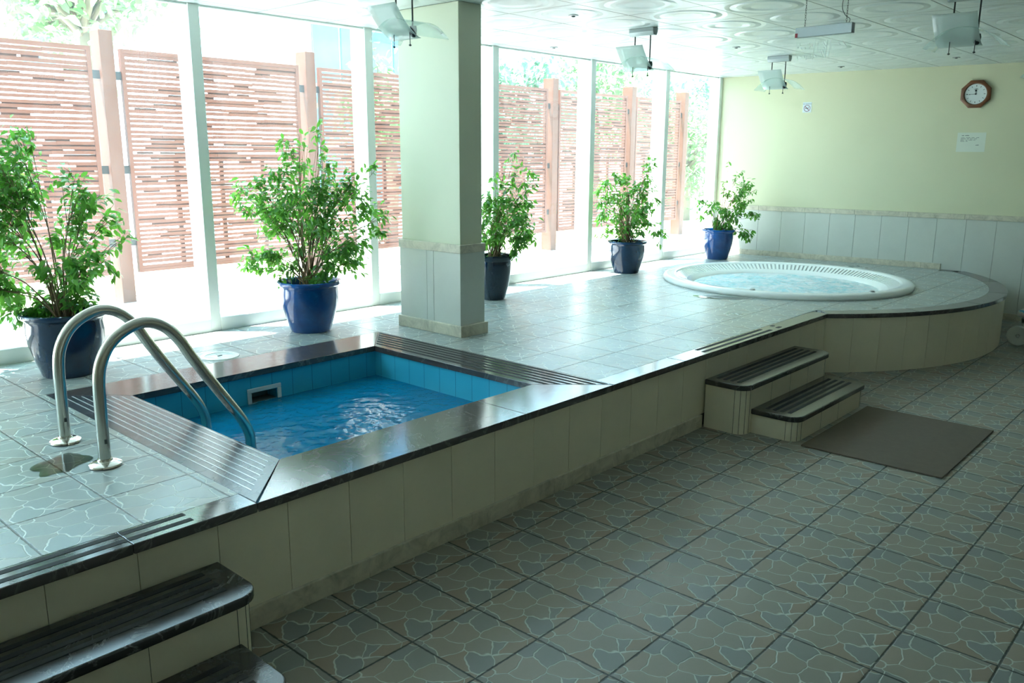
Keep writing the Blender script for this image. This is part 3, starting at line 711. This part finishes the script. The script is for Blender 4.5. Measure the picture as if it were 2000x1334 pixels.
# ------------------------------------------------------------------ ceiling fittings
def lamp():
    L = Vector((3.755, 1.31, ZC)); x, y = L.x, L.y
    t = thing('pendant_ceiling_light', L, 'pendant light with two curved glass sheets hanging in front of the third window', 'ceiling light', 'glass pendant ceiling lights')
    m = MB().prism([(-.034, 0), (.034, 0), (.034, -.030), (.020, -.058), (-.020, -.058), (-.034, -.030)], -.115, .115, lambda a, b, c: (x+a, y+c, ZC+b)); obj('ceiling_bracket', m, 'alu', t, bevel=.003)
    for s in (-.07, .075):
        m = MB().tube([(x, y+s, ZC-.05), (x, y+s, ZC-.30)], .005, 8); obj('rod', m, 'darkmetal', t, smooth=True)
    zb = ZC-.275
    def A(u, v):
        a = -.15+.19*u; z = zb+.13*((1-u)**1.8)-.055*u*(1-.2*u)
        return (x+a, y-.095+.25*v, z)
    obj('frosted_glass', MB().grid(A, 14, 4), 'lampfrost', t, smooth=True, solid=.004)
    def B(u, v):
        q = (u-.5)*2; return (x-.10+.24*v, y+.215*q-.01, zb-.055+.11*(1-abs(q)**2.2))
    obj('clear_glass', MB().grid(B, 20, 3), 'lampclear', t, smooth=True, solid=.004)
    m = MB().lathe([(0, .02), (.018, .02), (.022, 0), (.018, -.03), (.010, -.042), (0, -.044)], (x+.005, y-.07, zb+.0), 16); m.box(x-.01, y-.07, zb-.004, x+.01, y+.075, zb+.008)
    obj('lamp_socket', m, 'darkmetal', t, smooth='auto')
    for s in (-.068, .075):
        m = MB().tube([(x-.02, y+s, zb-.01), (x-.02, y+s, zb-.085)], .0025, 6); m.lathe([(0, -.095), (.007, -.092), (.008, -.085), (0, -.082)], (x-.02, y+s, zb), 10); obj('glass_clip', m, 'darkmetal', t, smooth=True)
    return t
la = lamp()
dup(la, (2.485, .02, 0), 'smallest pendant light of curved glass sheets, hanging just in front of the far cream wall')
dup(la, (-2.485, 0, 0), 'pendant light of curved glass sheets beside the pillar top, its bracket out of sight')
dup(la, (-.06, -2.38, 0), 'largest pendant light of curved glass sheets, hanging closest to the exit sign bar')
dup(la, (2.485, -2.38, 0), 'pendant light of which only a glass corner shows beyond the clock')
def ceil_disc(name, x, y, r, h, mat, label, cat, group):
    t = thing(name, (x, y, ZC), label, cat, group)
    m = MB().lathe([(0, -h), (r*.75, -h), (r, -h*.75), (r, 0)], (x, y, ZC), 28); obj('housing', m, mat, t, smooth='auto'); return t
for x, y, lb in ((2.89, 1.335, 'recessed sprinkler plate in the ceiling nearest the pillar top'), (5.304, 1.318, 'recessed sprinkler plate in the ceiling between two pendant lights'), (7.466, .018, 'recessed sprinkler plate in the ceiling nearest the clock'), (7.643, 1.258, 'recessed sprinkler plate in the ceiling below the hanging sign'), (4.226, 2.62, 'recessed sprinkler plate in the ceiling close to the windows')):
    t = ceil_disc('ceiling_sprinkler', x, y, .036, .006, 'alu', lb, 'sprinkler', 'sprinkler plates in the ceiling')
    obj('sprinkler_head', MB().lathe([(0, -.014), (.012, -.012), (.016, -.006)], (x, y, ZC), 16), 'darkmetal', t, smooth=True)
t = ceil_disc('smoke_detector', 4.54, .075, .055, .062, 'whiteplastic', 'round white smoke detector on the ceiling behind the hanging sign', 'smoke detector', None)
obj('sensor_ring', MB().lathe([(.055, -.004), (.059, -.008), (.055, -.014)], (4.54, .075, ZC), 28), 'jetgrey', t, smooth=True)

# hanging exit sign
ES = (3.33, -.345, 2.52); sgn = thing('hanging_exit_sign', ES, 'clear acrylic exit sign under a grey bar hanging on two chains', 'sign')
SR = -.06
def ep(a, b, c):   # a across to the viewer's right, b towards the viewer, c up
    ca, sa = math.cos(SR), math.sin(SR); dx, dy = -b, -a
    return (ES[0]+dx*ca-dy*sa, ES[1]+dx*sa+dy*ca, ES[2]+c)
m = MB().box(-.188, -.02, 0, .188, .02, .062, ep); obj('light_bar', m, 'alu', sgn, bevel=.003)
m = MB().box(-.188, .0195, 0, -.170, .0215, .026, ep); obj('test_button', m, 'redled', sgn)
m = MB().box(-.186, -.003, -.135, .178, .003, .001, ep); pl = obj('acrylic_plate', m, 'acrylicclear', sgn, bevel=.001)
m = MB()
def stroke(mb, x0, z0, x1, z1, w=.0022, d=.0036):
    L = math.hypot(x1-x0, z1-z0); nx, nz = -(z1-z0)/L*w/2, (x1-x0)/L*w/2
    vs = [(x0+nx, d, z0+nz), (x1+nx, d, z1+nz), (x1-nx, d, z1-nz), (x0-nx, d, z0-nz)]; vs += [(a, b-.0012, c) for a, b, c in vs]
    mb.add([ep(*v) for v in vs], [(0, 1, 2, 3), (7, 6, 5, 4), (0, 4, 5, 1), (1, 5, 6, 2), (2, 6, 7, 3), (3, 7, 4, 0)])
K = .376/1770.; cx0, cz0 = 85., 95.
def sx(u): return -.186+(u-cx0)*K
def sz(u, v): return -.002-(v-cz0+ (u-cx0)*.055)*K*1.06
for (u0, v0, u1, v1, wd) in ((205, 225, 225, 290, 25), (255, 340, 300, 395, 45), (160, 320, 160, 370, 22), (375, 340, 410, 390, 40), (430, 260, 435, 310, 22), (535, 225, 540, 265, 20), (520, 390, 570, 320, 22), (600, 265, 640, 330, 35), (705, 155, 660, 680, 18), (805, 190, 785, 480, 18), (960, 210, 1060, 345, 20), (1010, 185, 1050, 240, 22), (990, 340, 1030, 385, 22), (1095, 160, 1055, 620, 20), (905, 440, 1000, 630, 22), (960, 420, 1045, 580, 20), (860, 410, 850, 500, 16), (890, 450, 890, 520, 16), (1195, 110, 1155, 640, 18), (1228, 330, 1222, 420, 18), (1435, 220, 1510, 300, 26), (1560, 200, 1695, 345, 28), (720, 535, 770, 600, 24), (150, 560, 150, 640, 14), (190, 590, 190, 720, 10), (230, 580, 290, 610, 14), (330, 550, 330, 640, 12), (370, 560, 395, 640, 18), (420, 560, 450, 690, 16), (500, 560, 498, 650, 10), (540, 560, 536, 650, 10), (590, 560, 575, 660, 12), (625, 540, 615, 650, 14)):
    stroke(m, sx(u0), sz(u0, v0), sx(u1), sz(u1, v1), wd*K*.7)
obj('etched_marking', m, 'etch', pl)
def chain(mb, a, z0, z1):
    z = z0; k = 0
    while z < z1:
        pts = [ep(a+(.0045*math.cos(q) if k % 2 else 0), (.0045*math.cos(q) if k % 2 == 0 else 0), z+.009+.009*math.sin(q)) for q in [2*PI*i/10 for i in range(11)]]
        mb.tube(pts, .0011, 5, False); z += .015; k += 1
for a in (-.135, .14):
    m = MB(); chain(m, a, .058, ZC-ES[2]-.004); obj('chain', m, 'darkmetal', sgn)
m = MB().tube(catmull([ep(.155, 0, .06), ep(.16, 0, .085), ep(.128, 0, .11), ep(.105, 0, .16), ep(.112, 0, ZC-ES[2])], 6), .002, 6); obj('power_cord', m, 'darkmetal', sgn, smooth=True)

# ------------------------------------------------------------------ things on the end wall
cs, cz = ws(.021), 2.443
ck = thing('wall_clock', wp(cs, 0, cz), 'octagonal brown wooden wall clock with white dial high on the cream wall', 'clock')
def cw(a, b, c): return wp(cs+a, c, cz+b)
def ring(R0, n0, R1, d0, d1, ph0, nn=48):
    """flat-faced frame between an n0-gon outline of inradius R0 and a round opening R1"""
    m = MB(); vs = []
    for i in range(nn):
        a = 2*PI*i/nn+PI/8
        q = ((a-ph0) % (2*PI/n0))-PI/n0; ro = R0/math.cos(q)
        for r, d in ((ro, d0), (ro, d1-.008), (ro-.012, d1), (R1+.008, d1), (R1, d1-.012), (R1, d0)): vs.append(cw(r*math.cos(a), r*math.sin(a), d))
    k = 6; fs = [(i*k+j, ((i+1) % nn)*k+j, ((i+1) % nn)*k+(j+1) % k, i*k+(j+1) % k) for i in range(nn) for j in range(k)]
    return m.add(vs, fs)
obj('wooden_frame', ring(.145, 8, .108, .0, .045, PI/8, 64), 'wood', ck, smooth='auto')
m = MB().prism([(.110*math.cos(a), .110*math.sin(a)) for a in [2*PI*i/48 for i in range(48)]], .004, .026, cw); dl = obj('dial', m, 'dial', ck)
m = MB()
def bar(mb, a, r0, r1, wd, d0=.026, d1=.0275):
    s, c = math.sin(a), math.cos(a)
    P = [(r0*s-wd*c, r0*c+wd*s), (r1*s-wd*c, r1*c+wd*s), (r1*s+wd*c, r1*c-wd*s), (r0*s+wd*c, r0*c-wd*s)]
    mb.prism(P, d0, d1, cw)
for h in range(12):
    m = MB(); bar(m, h*PI/6, .078, .094, .0035 if h % 3 == 0 else .0026); obj('hour_mark', m, 'inkgrey', dl)
m = MB()
bar(m, -.3, .052, .055, .007); bar(m, 0, .056, .059, .010); bar(m, .3, .052, .055, .007)
obj('dial_emblem', m, 'inkgrey', dl)
m = MB(); bar(m, -.06, -.005, .028, .0018, .0275, .030); bar(m, -.06, .028, .046, .0085, .0275, .030); obj('hour_hand', m, 'ink', dl)
m = MB(); bar(m, -PI/2-.06, -.012, .090, .0014, .030, .032); bar(m, -PI/2-.06, .055, .062, .004, .030, .032); obj('minute_hand', m, 'ink', dl)
m = MB().prism([(.008*math.cos(a), .008*math.sin(a)) for a in [2*PI*i/16 for i in range(16)]], .0275, .034, cw); obj('centre_cap', m, 'ink', dl)

def text_mesh(body, size, T, depth=.0006):
    cu = bpy.data.curves.new('lettering', 'FONT'); cu.body = body; cu.size = size; cu.align_x = 'CENTER'; cu.extrude = depth; cu.resolution_u = 3
    o = bpy.data.objects.new('lettering', cu); COL.objects.link(o); dg = bpy.context.evaluated_depsgraph_get()
    me = bpy.data.meshes.new_from_object(o.evaluated_get(dg)); m = MB()
    m.add([T(v.co.x, v.co.y, v.co.z) for v in me.vertices], [tuple(p.vertices) for p in me.polygons])
    bpy.data.objects.remove(o); bpy.data.meshes.remove(me); return m
ny, nz = 1.855, 2.352; s0 = ws(ny)
ns_ = thing('no_smoking_sign', wp(s0, 0, nz), 'small white no-smoking notice stuck on the cream wall', 'sign')
m = MB().box(s0-.053, .001, nz-.060, s0+.053, .003, nz+.062, wp); sh = obj('paper', m, 'blueprint', ns_)
obj('lettering', text_mesh('NO SMOKING', .0165, lambda a, b, c: wp(s0+a, .0034+c, nz+.036+b)), 'inkgrey', sh)
m = MB(); q = 40
def nw(a, b, c): return wp(s0+a, c, nz-.010+b)
vs = []
for i in range(q):
    a = 2*PI*i/q
    for r, d in ((.040, .003), (.040, .0042), (.033, .0042), (.033, .003)): vs.append(nw(r*math.cos(a), r*math.sin(a), d))
m.add(vs, [(i*4+j, ((i+1) % q)*4+j, ((i+1) % q)*4+(j+1) % 4, i*4+(j+1) % 4) for i in range(q) for j in range(4)])
c4 = .7071
m.prism([(-.034*c4-.003, .034*c4-.003), (-.034*c4+.003, .034*c4+.003), (.034*c4+.003, -.034*c4+.003), (.034*c4-.003, -.034*c4-.003)], .003, .0042, nw)
obj('prohibition_ring', m, 'redink', sh)
m = MB().prism([(-.022, -.004), (.018, -.004), (.018, .004), (-.022, .004)], .003, .0037, nw); m.prism([(.012, .007), (.016, .007), (.022, .018), (.018, .018)], .003, .0037, nw); obj('cigarette_symbol', m, 'ink', sh)
t0s, tz0 = ws(.0155), 1.930
nt_ = thing('paper_notice', wp(t0s, 0, tz0), 'plain landscape paper notice with a few text lines below the clock', 'notice')
def tw(a, b, c): return wp(t0s+a, c, tz0+b)
m = MB().box(-.142, -.104, .001, .142, .104, .0026, tw); pp = obj('sheet', m, 'laminate', nt_)
m = MB()
def word(x0, x1, z, h):
    x = x0
    while x < x1-.002:
        wd = min(rnd.uniform(.0035, .006), x1-x); m.box(x, z-h/2, .0026, x+wd, z+h/2*rnd.uniform(.3, 1), .0031, tw); x += wd+.0014
kx = .284/1450.
def nx(u): return -.142+(u-190)*kx*1.0
for z, h, L in ((.074, .010, ((410, 530), (580, 800))), (.050, .0065, ((385, 580), (640, 860), (915, 1065), (1150, 1300))), (.037, .0065, ((380, 640), (700, 790), (840, 1000), (1030, 1200))), (.024, .0065, ((370, 550), (620, 720), (770, 990), (1020, 1130))), (.011, .0065, ((370, 570), (640, 740))), (-.030, .009, ((1160, 1320),))):
    m = MB()
    for a, b in L: word(nx(a), nx(b), z, h)
    obj('text_line', m, 'inkgrey', pp)

# ------------------------------------------------------------------ sun lounger at the right edge
lg = thing('sun_lounger', (7.0, -.92, 0), 'sun lounger with blue patterned cushion and white wheels behind the rounded platform end', 'sun lounger')
LX0, LX1, LY0, LY1 = 6.99, 7.62, -2.85, -.93
m = MB()
m.box(LX0, LY0, .215, LX0+.05, LY1-.03, .265); m.box(LX1-.05, LY0, .215, LX1, LY1-.03, .265); m.box(LX0, LY1-.08, .215, LX1, LY1-.03, .265); m.box(LX0, LY0, .215, LX1, LY0+.05, .265)
for i in range(14): y = LY0+.1+i*.125; m.box(LX0+.04, y, .235, LX1-.04, y+.06, .255)
obj('frame', m, 'whiteplastic', lg, bevel=.008)
for x in (LX0+.005, LX1-.055):
    m = MB().box(x, LY0+.12, 0, x+.05, LY0+.18, .22); obj('leg', m, 'whiteplastic', lg, bevel=.006)
for x in (LX0-.055, LX1+.012):
    yw, zw = LY1-.03, .098; m = MB(); m.lathe([(.02, 0), (.06, 0), (.088, -.004), (.098, .004), (.098, .038), (.088, .046), (.062, .040), (.058, .022), (.022, .022), (.02, .046), (0, .046)], (0, 0, 0), 28)
    m.v = [(x+c, yw+a, zw+b) for a, b, c in m.v]
    wh = obj('wheel', m, 'whiteplastic', lg, smooth='auto')
m = MB().tube([(LX0-.05, LY1-.03, .098), (LX1+.05, LY1-.03, .098)], .012, 10); m.box(LX0+.01, LY1-.055, .10, LX0+.045, LY1-.01, .225); m.box(LX1-.045, LY1-.055, .10, LX1-.01, LY1-.01, .225); obj('axle', m, 'whiteplastic', lg)
m = MB().box(LX0+.01, LY1-.72, .268, LX1-.01, LY1+.02, .335); obj('seat_cushion', m, 'cushion', lg, bevel=.03, seg=4)
m = MB()
yb = LY1-.74
m.prism([(yb, .275), (yb-.06, .31), (yb-.60, .86), (yb-.55, .90)], LX0+.02, LX1-.02, lambda a, b, c: (c, a, b)); obj('backrest', m, 'cushion', lg, bevel=.02, seg=3)
m = MB().box(LX0+.03, LY1-.46, .33, LX1-.03, LY1-.1, .345)
m = MB().prism([(LY1-.045, .336), (LY1-.30, .52), (LY1-.34, .50), (LY1-.12, .337)], LX0+.05, LX1-.05, lambda a, b, c: (c, a, b)); tw_ = obj('headrest', m, 'paper', lg, bevel=.012, seg=3)

# ------------------------------------------------------------------ outside
GZ = .44
m = MB().box(-30, WY+.15, GZ-.2, 60, 60, GZ); obj('ground_outside', m, 'concrete', None, (0, 0, 0))['kind'] = 'structure'
m = MB().box(-12, 5.25, GZ-.02, 40, 7.2, GZ+.012); tag(obj('lawn', m, 'lawn'), 'strip of dry lawn behind the slatted fence', 'lawn', None, 'stuff')
FY = 5.0
fence = thing('slat_fence', (1.08, FY, GZ), 'tall red-brown timber fence of uneven horizontal slats outside the windows', 'fence')
posts = [-2.98, -.95, 1.078, 3.13, 5.12, 7.10, 8.99, 10.53]
for x in posts:
    m = MB().box(x-.058, FY-.05, GZ, x+.058, FY+.13, 2.785); p = obj('post', m, 'post', fence, bevel=.004)
    for z in (2.42, 1.62, .98):
        for q in (-.135, .05): obj('bracket', MB().box(x+q, FY+.0, z-.035, x+q+.085, FY+.03, z+.035), 'darkmetal', p)
def panel(x0, x1, seed):
    rg = random.Random(seed); z0, z1 = .70, 2.645
    m = MB()
    m.box(x0, FY-.018, z0, x0+.035, FY+.028, z1); m.box(x1-.035, FY-.018, z0, x1, FY+.028, z1); m.box(x0+.035, FY-.018, z1-.035, x1-.035, FY+.028, z1); m.box(x0+.035, FY-.018, z0, x1-.035, FY+.028, z0+.03)
    fr = obj('panel_frame', m, 'timber', fence)
    m = MB(); z = z0+.03; row = 0
    while z < z1-.06:
        h = rg.uniform(.025, .031)
        # a row of boards laid end to end, some set a little higher or missing
        x = x0+.02
        while x < x1-.02:
            L = rg.uniform(.25, .8); e = min(x1-.02, x+L); q = rg.uniform(-.002, .004); dz = rg.choice((0, 0, .004, -.004))
            m.box(x, FY-.012+q, z+dz, e, FY+.008+q, z+dz+h); x = e
        # short filler boards closing part of the gap above
        x = x0+.03+rg.uniform(0, .3); fill = .85 if 1.65 < z < 1.85 else (.42 if z < 1.6 else .26)
        while x < x1-.1:
            L = rg.uniform(.12, .5); e = min(x1-.03, x+L)
            if rg.random() < fill: m.box(x, FY+.006, z+h-.003, e, FY+.020, z+h+.016)
            x = e+rg.uniform(.02, .12)
        z += h+.014; row += 1
    obj('slat', m, 'timber', fr)
    m = MB()
    for k in range(1, 4): xx = x0+(x1-x0)*k/4; m.box(xx-.022, FY+.022, z0, xx+.022, FY+.045, 1.72)
    obj('rear_batten', m, 'timber', fr)
for i in range(len(posts)-1): panel(posts[i]+.125, posts[i+1]-.125, 40+i)

def tree(x, y, zt, rx, rz, n, leaf, label, seed, L=.16, cz=None):
    rg = random.Random(seed)
    t = thing('garden_tree', (x, y, GZ), label, 'tree', 'trees beyond the fence')
    mt = MB(); mf = MB(); cz = cz if cz is not None else zt-rz
    mt.tube([(x, y, GZ), (x+.1, y, (GZ+cz)/2), (x, y, cz)], [.16, .12, .07], 8)
    cl = []
    for k in range(26):
        a = rg.uniform(0, 2*PI); q = rg.uniform(-1, 1); w_ = math.sqrt(max(0, 1-q*q))
        s = rg.uniform(.35, .95); c = Vector((x+math.cos(a)*w_*rx*s, y+math.sin(a)*w_*rx*s, cz+q*rz*s)); cl.append(c)
        mt.tube([(x, y, cz-rz*.5), (Vector((x, y, cz-rz*.3))+c)/2, c], [.05, .03, .012], 5)
    for k in range(n):
        c = cl[k % len(cl)]; p = c+Vector((rg.gauss(0, rx*.2), rg.gauss(0, rx*.2), rg.gauss(0, rz*.18)))
        if p.z < GZ+.05: p.z = GZ+rg.uniform(.05, .5)
        add_leaf(mf, p, Vector((rg.gauss(0, 1), rg.gauss(0, 1), rg.gauss(-.3, .7))), Vector((rg.gauss(0, .6), rg.gauss(0, .6), 1)), L*rg.uniform(.7, 1.3), L*.6)
    obj('trunk', mt, 'trunk', t, smooth=True); obj('crown', mf, leaf, t)
tree(2.6, 9.2, 5.2, 1.5, 1.3, 2200, 'treeleaf', 'pale leafy tree above the fence beyond the biggest planter', 71)
tree(6.6, 8.0, 3.3, .9, .9, 1500, 'treeleaf', 'low bush tree showing above the fence in the narrow gap beside the pillar', 72)
tree(10.3, 8.6, 4.0, 1.5, 1.3, 3200, 'treeleafblue', 'bluish green tree above the fence between the pillar and the next mullion', 73)
tree(13.6, 9.2, 4.2, 1.5, 1.3, 3000, 'treeleaf', 'light green tree above the fence behind the second pendant light', 74)
tree(16.6, 9.0, 4.0, 1.4, 1.3, 3000, 'treeleafblue', 'tree filling the gap beyond the last fence post', 75)
tree(13.3, 6.6, 3.3, .95, 1.15, 2600, 'treeleaf', 'leafy shrub tree hanging over the end of the fence by the far wall', 76, .12, 2.0)

bd = thing('glass_office_building', (9.5, 14, GZ), 'blue glazed building with white grid seen through the windows', 'building')
m = MB().box(9.45, 14.05, GZ, 12.6, 18, 9); obj('wall_core', m, 'bldg', bd)
for i in range(4):
    for j in range(6):
        x = 9.5+i*.78; z = .6+j*1.36
        m = MB().box(x, 13.98, z, x+.70, 14.04, z+1.26); obj('pane', m, 'bldglass', bd)
b2 = thing('pale_house', (3.4, 16, GZ), 'pale rendered house barely showing beyond the trees', 'building')
m = MB().box(2.6, 16.05, GZ, 6.4, 20, 7.5); obj('wall_core', m, 'bldg', b2)
for i in range(3):
    for j in range(2):
        m = MB().box(3.0+i*1.15, 15.99, 3.4+j*1.6, 3.6+i*1.15, 16.04, 4.6+j*1.6); obj('window', m, 'bldglass', b2)
